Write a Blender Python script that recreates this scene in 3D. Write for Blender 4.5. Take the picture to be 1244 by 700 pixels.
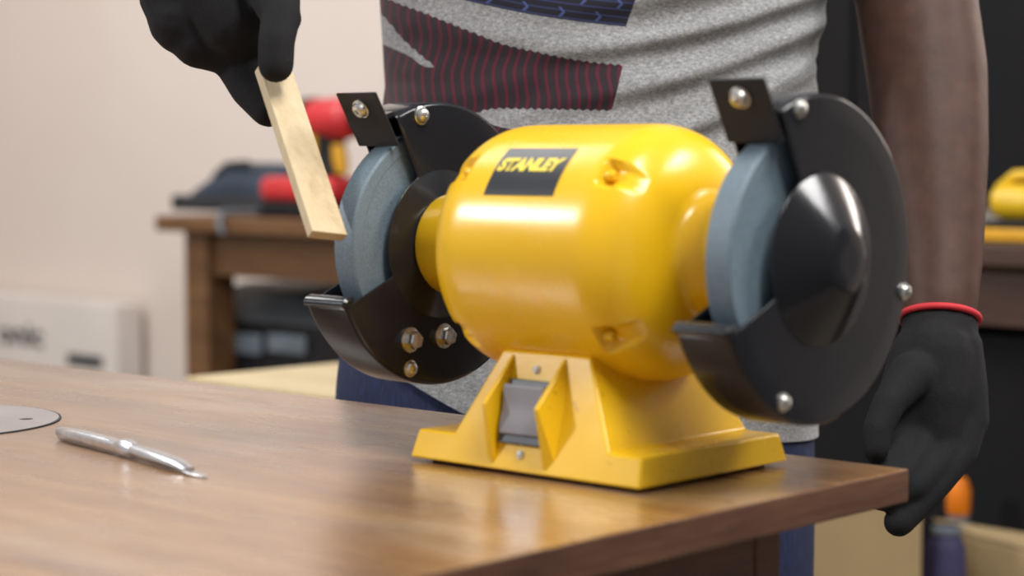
import bpy, bmesh, math, random
from mathutils import Vector, Matrix, noise

for o in list(bpy.data.objects): bpy.data.objects.remove(o)
scn = bpy.context.scene
COL = scn.collection
V = Vector
rnd = random.Random(4)

# ------------------------------------------------------------------ camera
YAW, PITCH = math.radians(-42.4612), math.radians(3.8856)
CAM = V((0.764, -0.910, 0.1848)); FPX = 2451.46
FW = V((math.sin(YAW) * math.cos(PITCH), math.cos(YAW) * math.cos(PITCH), -math.sin(PITCH)))
RT = V((math.cos(YAW), -math.sin(YAW), 0)); UP = RT.cross(FW)
cd = bpy.data.cameras.new('camera'); cam = bpy.data.objects.new('camera', cd); COL.objects.link(cam)
cam.matrix_world = Matrix(((RT.x, UP.x, -FW.x, CAM.x), (RT.y, UP.y, -FW.y, CAM.y), (RT.z, UP.z, -FW.z, CAM.z), (0, 0, 0, 1)))
cd.sensor_width = 36; cd.lens = FPX / 1244 * 36; cd.clip_start = .02; cd.clip_end = 60
cd.dof.use_dof = True; cd.dof.focus_distance = 1.37; cd.dof.aperture_fstop = 5.2
scn.camera = cam

# ------------------------------------------------------------------ world, lights, exposure
w = bpy.data.worlds.new('world'); scn.world = w; w.use_nodes = True
w.node_tree.nodes['Background'].inputs[0].default_value = (.93, .95, 1, 1)
w.node_tree.nodes['Background'].inputs[1].default_value = .34
def area(name, loc, target, sx, sy, power, col=(1, 1, 1)):
    l = bpy.data.lights.new(name, 'AREA'); l.shape = 'RECTANGLE'; l.size = sx; l.size_y = sy; l.energy = power; l.color = col
    o = bpy.data.objects.new(name, l); COL.objects.link(o); o.location = loc
    o.rotation_euler = (V(target) - V(loc)).to_track_quat('-Z', 'Y').to_euler(); return o
area('window_light', (-2.05, -1.9, 1.38), (0, 0, .12), .24, .18, 30, (.97, .985, 1))
area('bulb_light', (-1.93, -1.83, 1.54), (0, 0, .14), .07, .07, 4, (1, .98, .95))
area('ceiling_light', (1.0, -.30, 1.75), (.5, -.15, 0), .35, 1.2, 38, (1, .98, .95))
area('ceiling_light', (1.12, 1.05, 1.34), (.6, .3, 0), .70, .40, 17, (1, .98, .96))
area('ceiling_light', (-2.6, .3, 2.3), (-2.8, 1.6, -.2), 1.6, 1.0, 47, (1, .985, .97))
area('back_window_light', (.13, 2.12, .78), (.13, 0, .5), .34, .70, 6, (1, .88, .80))
vs = scn.view_settings; vs.view_transform = 'Standard'; vs.look = 'None'; vs.gamma = 1; vs.exposure = .32; vs.use_curve_mapping = False

# ------------------------------------------------------------------ helpers
def P(px, py, t):
    "point seen in photo direction (px,py) standing t metres in front of the camera"
    return CAM + (FW + RT * ((px - 622) / FPX) - UP * ((py - 350) / FPX)) * t

def lin(c):
    c = c / 255
    return c / 12.92 if c < .04045 else ((c + .055) / 1.055) ** 2.4
def rgb(r, g, b): return (lin(r), lin(g), lin(b), 1)

class NT:
    def __init__(s, name):
        s.m = bpy.data.materials.new(name); s.m.use_nodes = True; s.t = s.m.node_tree
        s.b = s.t.nodes['Principled BSDF']
    def n(s, ty, ins=None, **kw):
        nd = s.t.nodes.new(ty)
        for k, v in kw.items(): setattr(nd, k, v)
        for k, v in (ins or {}).items(): s.set(nd.inputs[k], v)
        return nd
    def set(s, sock, v):
        if isinstance(v, bpy.types.NodeSocket): s.t.links.new(v, sock)
        else: sock.default_value = v
    def math(s, op, a, b=0., c=0., clamp=False):
        nd = s.n('ShaderNodeMath', {0: a, 1: b, 2: c}, operation=op, use_clamp=clamp); return nd.outputs[0]
    def noise(s, scale, detail=4, vec=None, rough=.55, dist=0):
        nd = s.n('ShaderNodeTexNoise', {'Scale': scale, 'Detail': detail, 'Roughness': rough, 'Distortion': dist})
        if vec is not None: s.set(nd.inputs['Vector'], vec)
        return nd.outputs['Fac']
    def coord(s, which='Object', scale=None, rot=None):
        o = s.n('ShaderNodeTexCoord').outputs[which]
        if scale or rot:
            mp = s.n('ShaderNodeMapping', {'Vector': o})
            if scale: mp.inputs['Scale'].default_value = scale
            if rot: mp.inputs['Rotation'].default_value = rot
            o = mp.outputs[0]
        return o
    def ramp(s, fac, stops):
        nd = s.n('ShaderNodeValToRGB', {'Fac': fac}); cr = nd.color_ramp
        while len(cr.elements) < len(stops): cr.elements.new(.5)
        for e, (p, c) in zip(cr.elements, stops): e.position = p; e.color = c
        return nd.outputs[0]
    def mix(s, fac, a, b, blend='MIX'):
        nd = s.n('ShaderNodeMix', data_type='RGBA', blend_type=blend)
        s.set(nd.inputs[0], fac); s.set(nd.inputs[6], a); s.set(nd.inputs[7], b); return nd.outputs[2]
    def bump(s, h, strength=.3, dist=.001):
        nd = s.n('ShaderNodeBump', {'Height': h, 'Strength': strength, 'Distance': dist}); s.set(s.b.inputs['Normal'], nd.outputs[0])
    def p(s, **kw):
        for k, v in kw.items(): s.set(s.b.inputs[k.replace('_', ' ')], v)
        return s

def simple(name, c, rough=.5, metal=0., var=.12, scale=30, bump=0., bscale=200, bdist=.0005, spec=.5):
    m = NT(name); co = m.coord()
    f = m.noise(scale, 4, co)
    lo = tuple(x * (1 - var) for x in c[:3]) + (1,); hi = tuple(min(1, x * (1 + var)) for x in c[:3]) + (1,)
    m.p(Base_Color=m.ramp(f, [(.3, lo), (.7, hi)]), Roughness=rough, Metallic=metal)
    m.b.inputs['Specular IOR Level'].default_value = spec
    if bump: m.bump(m.noise(bscale, 3, co), bump, bdist)
    return m.m

M = {}
# yellow gloss paint with a little orange peel, dirt specks and wear
m = NT('yellow_paint'); co = m.coord()
base = m.ramp(m.noise(14, 3, co), [(.3, (.80, .455, .008, 1)), (.7, (.84, .50, .012, 1))])
speck = m.math('GREATER_THAN', m.noise(130, 2, co), .70)
speck2 = m.math('MULTIPLY', speck, m.math('GREATER_THAN', m.noise(11, 2, co), .54))
base = m.mix(m.math('MULTIPLY', speck2, .45), base, (.30, .15, .02, 1))
m.p(Base_Color=base, Roughness=m.math('MULTIPLY_ADD', m.noise(40, 3, co), .16, .18)); m.bump(m.noise(260, 2, co), .06, .0004)
M['yellow'] = m.m
M['black'] = simple('black_gloss_paint', (.0115, .0119, .0145, 1), .17, var=.1, spec=.4, bump=.05, bscale=180)
M['blackmat'] = simple('black_plastic', (.009, .009, .0105, 1), .5, spec=.35)
M['steel'] = simple('zinc_steel', (.64, .63, .60, 1), .3, 1, var=.25, scale=400)
M['bright'] = simple('polished_steel', (.72, .72, .74, 1), .28, 1, var=.1, scale=200)
m = NT('abrasive_stone'); co = m.coord()
m.p(Base_Color=m.ramp(m.noise(900, 3, co), [(.3, (.085, .125, .155, 1)), (.7, (.16, .21, .25, 1))]), Roughness=.5); m.bump(m.noise(1500, 2, co), .5, .0004)
M['stone'] = m.m
M['labelblack'] = simple('label_black', (.022, .023, .028, 1), .3, var=.05)
M['labelyellow'] = simple('label_yellow', (.80, .62, .05, 1), .4, var=.05)
M['rocker'] = simple('grey_rocker_plastic', (.25, .24, .26, 1), .25, var=.1)
M['switchframe'] = simple('dark_switch_frame', (.03, .04, .055, 1), .35)

def wood(name, dark, mid, light, sc, rough, axis=0, bump=.15, coat=0.):
    m = NT(name)
    s = [1, 1, 1]; s[axis] = .09
    co = m.coord('Object', tuple(s))
    f1 = m.noise(sc, 6, co, .6, .6); f2 = m.noise(sc * 9, 4, co, .65)
    f = m.math('MULTIPLY_ADD', f2, .4, m.math('MULTIPLY', f1, .65))
    m.p(Base_Color=m.ramp(f, [(.36, dark), (.5, mid), (.66, light)]), Roughness=m.math('MULTIPLY_ADD', f2, .22, rough - .11))
    m.bump(f, bump, .0006)
    if coat: m.b.inputs['Coat Weight'].default_value = coat; m.b.inputs['Coat Roughness'].default_value = .18
    return m.m
m = NT('varnished_worn_wood')
co = m.coord('Object', (.10, 1, 1)); co2 = m.coord('Object', (.35, 1, 1))
f1 = m.noise(16, 6, co, .62, .5); f2 = m.noise(150, 4, co, .65); f3 = m.noise(9, 5, co2, .6)
f = m.math('MULTIPLY_ADD', f2, .35, m.math('MULTIPLY', f1, .68))
c1 = m.ramp(f, [(.36, (.11, .044, .014, 1)), (.5, (.235, .108, .034, 1)), (.66, (.38, .205, .068, 1))])
worn = m.ramp(f3, [(.50, (0, 0, 0, 1)), (.66, (1, 1, 1, 1))])
c1 = m.mix(m.math('MULTIPLY', worn, .5), c1, (.40, .30, .22, 1))
m.p(Base_Color=c1, Roughness=m.math('MULTIPLY_ADD', m.noise(22, 5, co2, .6), .30, .17), IOR=1.6); m.bump(f, .12, .0006)
m.b.inputs['Coat Weight'].default_value = 1; m.b.inputs['Coat IOR'].default_value = 1.7; m.set(m.b.inputs['Coat Roughness'], m.math('MULTIPLY_ADD', m.noise(30, 5, co2, .6), .26, .16))
M['table'] = m.m
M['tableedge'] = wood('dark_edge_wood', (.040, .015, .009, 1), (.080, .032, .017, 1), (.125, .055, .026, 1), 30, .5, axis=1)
M['bench'] = wood('brown_bench_wood', (.065, .027, .009, 1), (.125, .056, .019, 1), (.19, .092, .034, 1), 14, .5)
M['bench2'] = wood('shaded_bench_wood', (.030, .012, .008, 1), (.055, .024, .015, 1), (.09, .042, .024, 1), 14, .5)  # brown bench wood darkened, carries the shade at the right in its colour
M['pale'] = wood('pale_pine', (.43, .32, .18, 1), (.54, .42, .25, 1), (.62, .50, .32, 1), 22, .6, axis=2, bump=.08)
M['plank'] = wood('plank_pine', (.55, .40, .20, 1), (.68, .53, .30, 1), (.76, .62, .38, 1), 16, .6)
m = NT('wall_plaster'); co = m.coord()
m.p(Base_Color=m.ramp(m.noise(1.6, 4, co), [(.3, (.70, .60, .53, 1)), (.7, (.74, .645, .58, 1))]), Roughness=.85); m.bump(m.noise(60, 4, co), .15, .002)
M['wall'] = m.m
m = NT('floor_concrete'); co = m.coord()
m.p(Base_Color=m.ramp(m.noise(3, 6, co), [(.3, (.16, .13, .10, 1)), (.7, (.26, .22, .17, 1))]), Roughness=.7); m.bump(m.noise(40, 4, co), .2, .002)
M['floor'] = m.m
M['walldark'] = simple('added_wall_dark', (.06, .058, .062, 1), .7, var=.1, scale=3)
M['board'] = simple('charcoal_board', (.0085, .0078, .009, 1), .7, spec=.2, var=.15, scale=6)
M['carton'] = simple('white_carton', (.73, .67, .62, 1), .7, var=.04, scale=6)
M['cardboard'] = simple('brown_cardboard', (.42, .30, .15, 1), .8, var=.1, scale=5)
M['ink'] = simple('black_ink', (.02, .025, .035, 1), .6)
M['red'] = simple('red_plastic', (.62, .03, .035, 1), .4, var=.08)
M['amber'] = simple('amber_plastic', (.72, .36, .01, 1), .4, var=.08)
M['toolyellow'] = simple('yellow_plastic', (.80, .50, .015, 1), .35, var=.06)
M['bag'] = simple('dark_blue_nylon', (.016, .030, .052, 1), .6, var=.25, scale=20, bump=.3, bscale=300)
M['bag2'] = simple('black_nylon', (.02, .022, .026, 1), .65, var=.2)
M['casegrey'] = simple('dark_grey_case', (.055, .062, .07, 1), .45, var=.2)
M['casepanel'] = simple('blue_grey_panel', (.13, .155, .18, 1), .4, var=.2)
M['orange'] = simple('orange_plastic', (.85, .22, .01, 1), .4)
M['bluebag'] = simple('navy_sack', (.035, .03, .085, 1), .7, var=.25)
M['glove'] = simple('black_knit_glove', (.0105, .0100, .0112, 1), .85, var=.15, scale=500, bump=.5, bscale=900, bdist=.0006, spec=.25)
M['redknit'] = simple('red_knit_hem', (.52, .02, .03, 1), .7, bump=.4, bscale=1200)
m = NT('brown_skin'); co = m.coord()
m.p(Base_Color=m.ramp(m.noise(60, 5, co), [(.3, (.052, .026, .019, 1)), (.7, (.080, .037, .026, 1))]), Roughness=.55)
m.b.inputs['Specular IOR Level'].default_value = .25
m.bump(m.noise(700, 3, co), .25, .0005)
m.b.inputs['Subsurface Weight'].default_value = .08; m.b.inputs['Subsurface Radius'].default_value = (.01, .004, .002)
M['skin'] = m.m
m = NT('denim'); co = m.coord('Object', (1, 1, .25))
m.p(Base_Color=m.ramp(m.noise(420, 3, co), [(.3, (.005, .009, .034, 1)), (.7, (.013, .023, .080, 1))]), Roughness=.85); m.bump(m.noise(700, 2, co), .3, .0005)
M['denim'] = m.m
M['hair'] = simple('black_hair', (.01, .009, .008, 1), .5)
M['seam'] = simple('pale_thread', (.30, .29, .28, 1), .8)
M['disc'] = simple('grey_steel_plate', (.33, .30, .285, 1), .35, .2, var=.08, scale=25)

def link(name, me, mat, parent=None, sharp=40, smooth=True):
    if mat is not None and not me.materials: me.materials.append(mat)
    if smooth:
        me.shade_smooth()
        if sharp is not None: me.set_sharp_from_angle(angle=math.radians(sharp))
    o = bpy.data.objects.new(name, me); COL.objects.link(o)
    if parent is not None:
        o.parent = parent; o.matrix_parent_inverse = parent.matrix_basis.inverted()
    return o
def fin(name, bm, mat, parent=None, sharp=40, smooth=True, bev=0, seg=2):
    bmesh.ops.recalc_face_normals(bm, faces=bm.faces)
    me = bpy.data.meshes.new(name); bm.to_mesh(me); bm.free()
    o = link(name, me, mat, parent, sharp, smooth)
    if bev:
        md = o.modifiers.new('bevel', 'BEVEL'); md.width = bev; md.segments = seg; md.limit_method = 'ANGLE'; md.angle_limit = math.radians(35)
        md.harden_normals = False
    return o
def tag(o, label=None, cat=None, group=None, kind=None):
    if label: o['label'] = label
    if cat: o['category'] = cat
    if group: o['group'] = group
    if kind: o['kind'] = kind
    return o
def empty(name, loc, label, cat, group=None):
    o = bpy.data.objects.new(name, None); COL.objects.link(o); o.location = loc; o.empty_display_size = .05
    return tag(o, label, cat, group)
def frame(axis, up=V((0, 0, 1))):
    "matrix whose z is axis"
    z = V(axis).normalized(); x = V(up).cross(z)
    if x.length < 1e-4: x = V((1, 0, 0)).cross(z)
    x.normalize(); y = z.cross(x)
    return Matrix((x, y, z)).transposed()
def box(bm, lo, hi, mat=None):
    vs = [bm.verts.new(V((x, y, z)) if mat is None else mat @ V((x, y, z))) for x in (lo[0], hi[0]) for y in (lo[1], hi[1]) for z in (lo[2], hi[2])]
    for f in ((0, 1, 3, 2), (4, 6, 7, 5), (0, 4, 5, 1), (2, 3, 7, 6), (0, 2, 6, 4), (1, 5, 7, 3)): bm.faces.new([vs[i] for i in f])
def lathe(bm, prof, n, mat, cap=True, ph=0):
    "prof: (r, h) pairs about local z, mat 4x4"
    rows = []
    for r, h in prof:
        if r < 1e-7: rows.append([bm.verts.new(mat @ V((0, 0, h)))])
        else: rows.append([bm.verts.new(mat @ V((r * math.cos(2 * math.pi * (k + ph) / n), r * math.sin(2 * math.pi * (k + ph) / n), h))) for k in range(n)])
    for a, b in zip(rows, rows[1:]):
        for k in range(n):
            k2 = (k + 1) % n
            if len(a) == 1 and len(b) == 1: continue
            if len(a) == 1: bm.faces.new((a[0], b[k], b[k2]))
            elif len(b) == 1: bm.faces.new((a[k], b[0], a[k2]))
            else: bm.faces.new((a[k], b[k], b[k2], a[k2]))
    return rows
def mat4(loc, rot3): 
    m = rot3.to_4x4(); m.translation = V(loc); return m
def loft(bm, rings, closed=True, caps=True):
    R = [[bm.verts.new(p) for p in r] for r in rings]
    n = len(R[0])
    for a, b in zip(R, R[1:]):
        for k in range(n if closed else n - 1): bm.faces.new((a[k], a[(k + 1) % n], b[(k + 1) % n], b[k]))
    if caps and closed:
        bm.faces.new(list(reversed(R[0]))); bm.faces.new(R[-1])
    return R
def tube(bm, pts, r, n=10, closed=False):
    pts = [V(p) for p in pts]; rings = []; N = len(pts); prev = None
    for i, p in enumerate(pts):
        a = pts[(i - 1) % N] if closed else pts[max(i - 1, 0)]; b = pts[(i + 1) % N] if closed else pts[min(i + 1, N - 1)]
        t = (b - a).normalized()
        if prev is None: u = t.orthogonal().normalized()
        else: u = (prev - t * prev.dot(t)).normalized()
        prev = u; v = t.cross(u); rr = r[i] if isinstance(r, (list, tuple)) else r
        rings.append([p + (u * math.cos(2 * math.pi * k / n) + v * math.sin(2 * math.pi * k / n)) * rr for k in range(n)])
    if closed:
        # align the seam roughly
        R = [[bm.verts.new(q) for q in rg] for rg in rings]
        for i in range(N):
            a, b = R[i], R[(i + 1) % N]; off = 0
            if i == N - 1: off = min(range(n), key=lambda s: (a[0].co - b[s].co).length)
            for k in range(n): bm.faces.new((a[k], a[(k + 1) % n], b[(k + 1 + off) % n], b[(k + off) % n]))
    else: loft(bm, rings)
def capsule(bm, a, b, ra, rb, n=14):
    "closed rounded cone from a to b"
    a, b = V(a), V(b); d = b - a; L = d.length
    prof = [(0, -ra)] + [(ra * math.cos(t), ra * math.sin(t)) for t in (-1.2, -.8, -.4)] + [(ra, 0)]
    prof += [(rb, L)] + [(rb * math.cos(t), L + rb * math.sin(t)) for t in (.4, .8, 1.2)] + [(0, L + rb)]
    lathe(bm, prof, n, mat4(a, frame(d)))
def chain(bm, pts):
    for (p, r), (q, s) in zip(pts, pts[1:]): capsule(bm, p, q, r, s)
def remesh(o, voxel, smooth_it=4):
    md = o.modifiers.new('remesh', 'REMESH'); md.mode = 'VOXEL'; md.voxel_size = voxel; md.use_smooth_shade = True
    s = o.modifiers.new('smooth', 'SMOOTH'); s.factor = .5; s.iterations = smooth_it
def textmesh(name, body, size, mat, shear=0., bold=0.):
    cu = bpy.data.curves.new(name, 'FONT'); cu.body = body; cu.size = size; cu.shear = shear; cu.offset = bold; cu.resolution_u = 4
    cu.align_x = 'CENTER'; cu.align_y = 'CENTER'; cu.extrude = 0
    t = bpy.data.objects.new('tmp_text', cu); COL.objects.link(t)
    bpy.context.view_layer.update()
    me = bpy.data.meshes.new_from_object(t.evaluated_get(bpy.context.evaluated_depsgraph_get()))
    bpy.data.objects.remove(t); bpy.data.curves.remove(cu); me.materials.clear(); me.name = name; me.materials.append(mat); return me

# ------------------------------------------------------------------ setting
FLOOR = -.80; WY = 2.2
def slab(name, lo, hi, mat, bev=0, parent=None):
    bm = bmesh.new(); box(bm, lo, hi); return fin(name, bm, mat, parent, smooth=False, bev=bev)
tag(slab('floor', (-4.7, -3.2, FLOOR - .1), (1.6, WY + .1, FLOOR), M['floor']), kind='structure')
tag(slab('wall_back', (-4.7, WY, FLOOR), (1.6, WY + .1, 2.0), M['wall']), kind='structure')
tag(slab('wall_left', (-4.8, -3.2, FLOOR), (-4.7, WY + .1, 2.0), M['wall']), kind='structure')
tag(slab('wall_right_added', (1.6, -.4, FLOOR), (1.7, WY + .1, 2.0), M['walldark']), kind='structure')  # unseen wall, added dark so the guard faces mirror something dark
tag(slab('baseboard_back', (-4.7, WY - .015, FLOOR), (1.6, WY, FLOOR + .09), M['tableedge']), kind='structure')

# ------------------------------------------------------------------ front work table
tb = empty('work_table', (-.45, -.27, FLOOR), 'varnished brown wooden work table carrying the yellow grinder', 'table')
TX0, TX1, TY0, TY1, TT = -1.35, .148, -.62, .106, .0195
bm = bmesh.new(); box(bm, (TX0, TY0, -TT), (TX1, TY1, 0)); o = fin('tabletop', bm, M['table'], tb, smooth=False, bev=.0012)
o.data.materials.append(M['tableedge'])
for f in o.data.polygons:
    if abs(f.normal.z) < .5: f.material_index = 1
AX1 = TX1 - .048
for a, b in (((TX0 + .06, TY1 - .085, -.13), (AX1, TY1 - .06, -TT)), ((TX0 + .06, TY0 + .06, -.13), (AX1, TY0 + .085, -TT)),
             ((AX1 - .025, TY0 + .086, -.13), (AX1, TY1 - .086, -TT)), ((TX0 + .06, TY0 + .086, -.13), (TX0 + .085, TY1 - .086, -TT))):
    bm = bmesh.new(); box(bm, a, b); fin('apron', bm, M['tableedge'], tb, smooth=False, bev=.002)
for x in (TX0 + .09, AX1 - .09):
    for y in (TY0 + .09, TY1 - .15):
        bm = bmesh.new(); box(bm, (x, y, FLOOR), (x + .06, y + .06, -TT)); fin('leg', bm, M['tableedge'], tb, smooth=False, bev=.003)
# inset round plate with a finger hole
ip = V((-.4593, -.1695, 0)); pr = .0903
bm = bmesh.new(); hx = V((-.4128, -.1188, 0)); N = 64; hr = .0048
outer = [bm.verts.new(ip + V((pr * math.cos(2 * math.pi * k / N), pr * math.sin(2 * math.pi * k / N), .0009))) for k in range(N)]
a0 = 0
inner = [bm.verts.new(hx + V((hr * math.cos(2 * math.pi * k / N), hr * math.sin(2 * math.pi * k / N), .0009))) for k in range(N)]
low = [bm.verts.new(v.co - V((0, 0, .0007))) for v in inner]
olow = [bm.verts.new(v.co - V((0, 0, .0007))) for v in outer]
for k in range(N):
    j = (k + 1) % N
    bm.faces.new((outer[k], outer[j], inner[j], inner[k])); bm.faces.new((inner[k], inner[j], low[j], low[k])); bm.faces.new((olow[k], olow[j], outer[j], outer[k]))
pl = fin('inset_plate', bm, M['disc'], None, sharp=30)
tag(pl, 'round grey plate with small finger hole let into the tabletop', 'plate')
bm = bmesh.new(); lathe(bm, [(pr + .0002, .0001), (pr + .0002, .0007), (pr + .0016, .0007), (pr + .0016, .0001)], 64, Matrix.Translation(ip))
fin('plate_gap', bm, M['ink'], pl)
bm = bmesh.new(); lathe(bm, [(0, .00015), (hr + .0003, .00015), (hr + .0003, .0001), (0, .0001)], 24, Matrix.Translation(hx)); fin('finger_hole', bm, M['ink'], pl)

# ------------------------------------------------------------------ craft knife on the table
kA, kB = V((-.318, -.158, 0)), V((-.122, -.1925, 0))
kd = (kB - kA).normalized(); kn = V((-kd.y, kd.x, 0)); kL = (kB - kA).length
kn_e = empty('craft_knife', kA, 'slim silver craft knife lying on the tabletop', 'knife')
def kring(s, w, z0, z1, n=12):
    c = kA + kd * s; out = []
    for k in range(n):
        a = 2 * math.pi * k / n; ca, sa = math.cos(a), math.sin(a)
        out.append(c + kn * (w * (1 if sa > -.1 else .62) * math.copysign(abs(ca) ** .5, ca)) + V((0, 0, (z0 + z1) / 2 + (z1 - z0) / 2 * math.copysign(abs(sa) ** .6, sa))))
    return out
bm = bmesh.new(); loft(bm, [kring(*a) for a in ((0, .002, .001, .006), (.004, .0045, .0003, .0085), (.03, .0055, .0002, .0095), (.07, .005, .0002, .0095), (.086, .004, .0005, .0088))])
fin('handle', bm, M['bright'], kn_e)
bm = bmesh.new(); loft(bm, [kring(*a) for a in ((.084, .0042, .0003, .0092), (.09, .0058, .0003, .0108), (.098, .0058, .0003, .0108), (.105, .0045, .0003, .0092))])
fin('collar', bm, M['bright'], kn_e)
bm = bmesh.new(); loft(bm, [kring(*a) for a in ((.103, .0042, .0006, .009), (.13, .006, .0006, .0085), (.160, .0060, .0006, .0066), (.172, .004, .0006, .0035))])
fin('blade_holder', bm, M['bright'], kn_e)
bm = bmesh.new(); loft(bm, [kring(*a) for a in ((.16, .0035, .0016, .0026), (.178, .0042, .0008, .0016), (kL - .010, .003, .0004, .0010), (kL - .006, .0006, .0004, .0008))])
fin('blade', bm, M['bright'], kn_e)

# ------------------------------------------------------------------ bench grinder
H = .1263; XC = -.004
gr = empty('bench_grinder', (0, 0, 0), 'yellow bench grinder with two black wheel guards standing on the table', 'bench grinder')
AX = lambda x: V((x, 0, H))
MX = lambda x, y, z: mat4((x, y, z), frame(V((1, 0, 0))))       # local z -> +X
MXn = lambda x, y, z: mat4((x, y, z), frame(V((-1, 0, 0))))
def cyl(x, ph, r):    # ph: angle up from the front (-Y)
    p = math.radians(ph); return V((x, -r * math.cos(p), H + r * math.sin(p)))

# motor housing: revolved profile with four scooped screw pockets
XB = -.001; BL = .0845
prof = [(-.02, .0741), (0, .0741), (.040, .0741), (.050, .0737), (.057, .0722), (.0635, .0694), (.069, .0652), (.0742, .0588), (.078, .0515), (.0808, .044), (.083, .0365), (.0845, .031), (.086, .026)]
def prad(ax):
    for i in range(1, len(prof) - 2):
        (xm, rm), (x0, r0), (x1, r1), (x2, r2) = prof[i - 1:i + 3]
        if ax <= x1 + 1e-9:      # cubic through the profile points
            u = (ax - x0) / (x1 - x0); m0 = (r1 - rm) / (x1 - xm) * (x1 - x0); m1 = (r2 - r0) / (x2 - x0) * (x1 - x0)
            return (2 * u**3 - 3 * u * u + 1) * r0 + (u**3 - 2 * u * u + u) * m0 + (3 * u * u - 2 * u**3) * r1 + (u**3 - u * u) * m1
    return prof[-2][1]
xs = [2 * i / 160 - 1 for i in range(161)]
xs = [math.copysign(BL * (1 - (1 - abs(x)) ** 1.3), x) for x in xs]
NP = 300; rings = []
POCK = [(1, 40.5), (1, -39), (-1, 42), (-1, -44), (1, 140), (1, 220), (-1, 140), (-1, 220)]
for x in xs:
    rg = []
    for k in range(NP):
        ph = 360 * k / NP; r = prad(abs(x))
        for sg, pc in POCK:
            dp = (ph - pc + 180) % 360 - 180
            e = sg * x - .0530
            if abs(dp) < 14 and e > -.004:
                wv = max(0, 1 - (abs(dp) / (7.5 - 2.5 * min(1, max(0, e / .03)))) ** 2.2)
                dv = min(1, max(0, (e + .004) / .004)) * max(0, 1 - max(0, e) / .021)
                r -= .0078 * min(1, wv * 1.6) * dv
        rg.append(cyl(x + XB, ph, r))
    rings.append(rg)
bm = bmesh.new(); loft(bm, rings, caps=False)
for sg in (1, -1):
    lathe(bm, [(.042, .081), (.0365, .0832), (.0338, .0850), (.0322, .088), (.0315, .092), (.0315, .1165 - sg * .003), (.0300, .1185 - sg * .003), (0, .1185 - sg * .003)], 64, (MX if sg > 0 else MXn)(XB, 0, H))
hs = fin('motor_housing', bm, M['yellow'], gr, sharp=50)
for sg, pc in POCK:
    bm = bmesh.new(); c = cyl(XB + sg * .0540, pc, .0690)
    lathe(bm, [(.0028, -.002), (.0030, .0025), (.0022, .0038), (.0012, .0038), (.001, .003), (0, .003)], 14, (MX if sg > 0 else MXn)(c.x, c.y, c.z)); fin('housing_screw', bm, M['yellow'], hs)
# black label with yellow lettering
bm = bmesh.new(); LX0, LX1, LP0, LP1 = -.0302, .0226, 26.8, 53.8
def lpt(u, v, r): return cyl(LX0 + (LX1 - LX0) * u, LP0 + (LP1 - LP0) * v, r)
G = []
for j in range(17):
    row = []
    for i in range(13): row.append((lpt(i / 12, j / 16, .07445), lpt(i / 12, j / 16, .0738)))
    G.append(row)
top = [[bm.verts.new(c[0]) for c in r] for r in G]
for j in range(16):
    for i in range(12): bm.faces.new((top[j][i], top[j][i + 1], top[j + 1][i + 1], top[j + 1][i]))
loop = [(0, i) for i in range(12)] + [(j, 12) for j in range(16)] + [(16, i) for i in range(12, 0, -1)] + [(j, 0) for j in range(16, 0, -1)]
bot = {q: bm.verts.new(G[q[0]][q[1]][1]) for q in loop}
for a, b in zip(loop, loop[1:] + loop[:1]): bm.faces.new((top[a[0]][a[1]], bot[a], bot[b], top[b[0]][b[1]]))
lb = fin('name_label', bm, M['labelblack'], hs, sharp=60)
me = textmesh('lettering', 'STANLEY', .0125, M['labelyellow'], .25, .0008)
xsv = [v.co.x for v in me.vertices]; x0, x1 = min(xsv), max(xsv)
# the straight cut through N of the wordmark comes from shear; fit to label width and wrap on the drum
for v in me.vertices:
    u = (v.co.x - x0) / (x1 - x0); v.co = cyl(LX0 + .0018 + u * (LX1 - LX0 - .0042), 42.6 + math.degrees((v.co.y * 1.0) / .0745), .07475)
tx = link('lettering', me, None, lb, smooth=False); tag(tx, 'yellow lettering')

# cast pedestal base
FY = lambda z: -.0702 + .2957 * z
bm = bmesh.new()
def ring(x0, x1, y0, y1, z): return [V((x0, y0, z)), V((x1, y0, z)), V((x1, y1, z)), V((x0, y1, z))]
def base_side(sy):
    q = lambda x, z: bm.verts.new((x, sy * -FY(z), z))
    return [q(-.088, .0025), q(.088, .0025), q(.0855, .0193), q(.0620, .0193), q(.0365, .0695), q(-.0302, .0695), q(-.0560, .0193), q(-.0852, .0193)]
A_, B_ = base_side(-1), base_side(1)
bm.faces.new(A_); bm.faces.new(B_)
for k in range(8): bm.faces.new((A_[k], A_[(k + 1) % 8], B_[(k + 1) % 8], B_[k]))
ba = fin('pedestal_base', bm, M['yellow'], gr, sharp=30, bev=.0016, seg=3)
for s in (1, -1):
    bm = bmesh.new(); cx = -.0015
    q = lambda x, y, z: bm.verts.new((cx + s * x, y, z))
    it, ic, ib = q(.0185, FY(.0675), .0675), q(.0185, -.0760, .0410), q(.0188, FY(.0055), .0055)
    ot, oc, ob, mm = q(.0212, FY(.0675), .0675), q(.0212, -.0755, .0410), q(.0215, FY(.0055), .0055), q(.0262, FY(.040) + .001, .0400)
    mb = q(.0262, FY(.009) + .001, .0090)
    for f in ((it, ic, ib), (it, ot, oc, ic), (ic, oc, ob, ib), (ot, mm, oc), (oc, mm, mb), (oc, mb, ob), (it, ib, ob, mb, mm, ot)): bm.faces.new(f)
    fin('switch_cheek', bm, M['yellow'], ba, sharp=20, bev=.0007)
bm = bmesh.new(); box(bm, (-.078, -.060, 0), (.078, .060, .004)); fin('rubber_foot', bm, M['blackmat'], ba)
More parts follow.
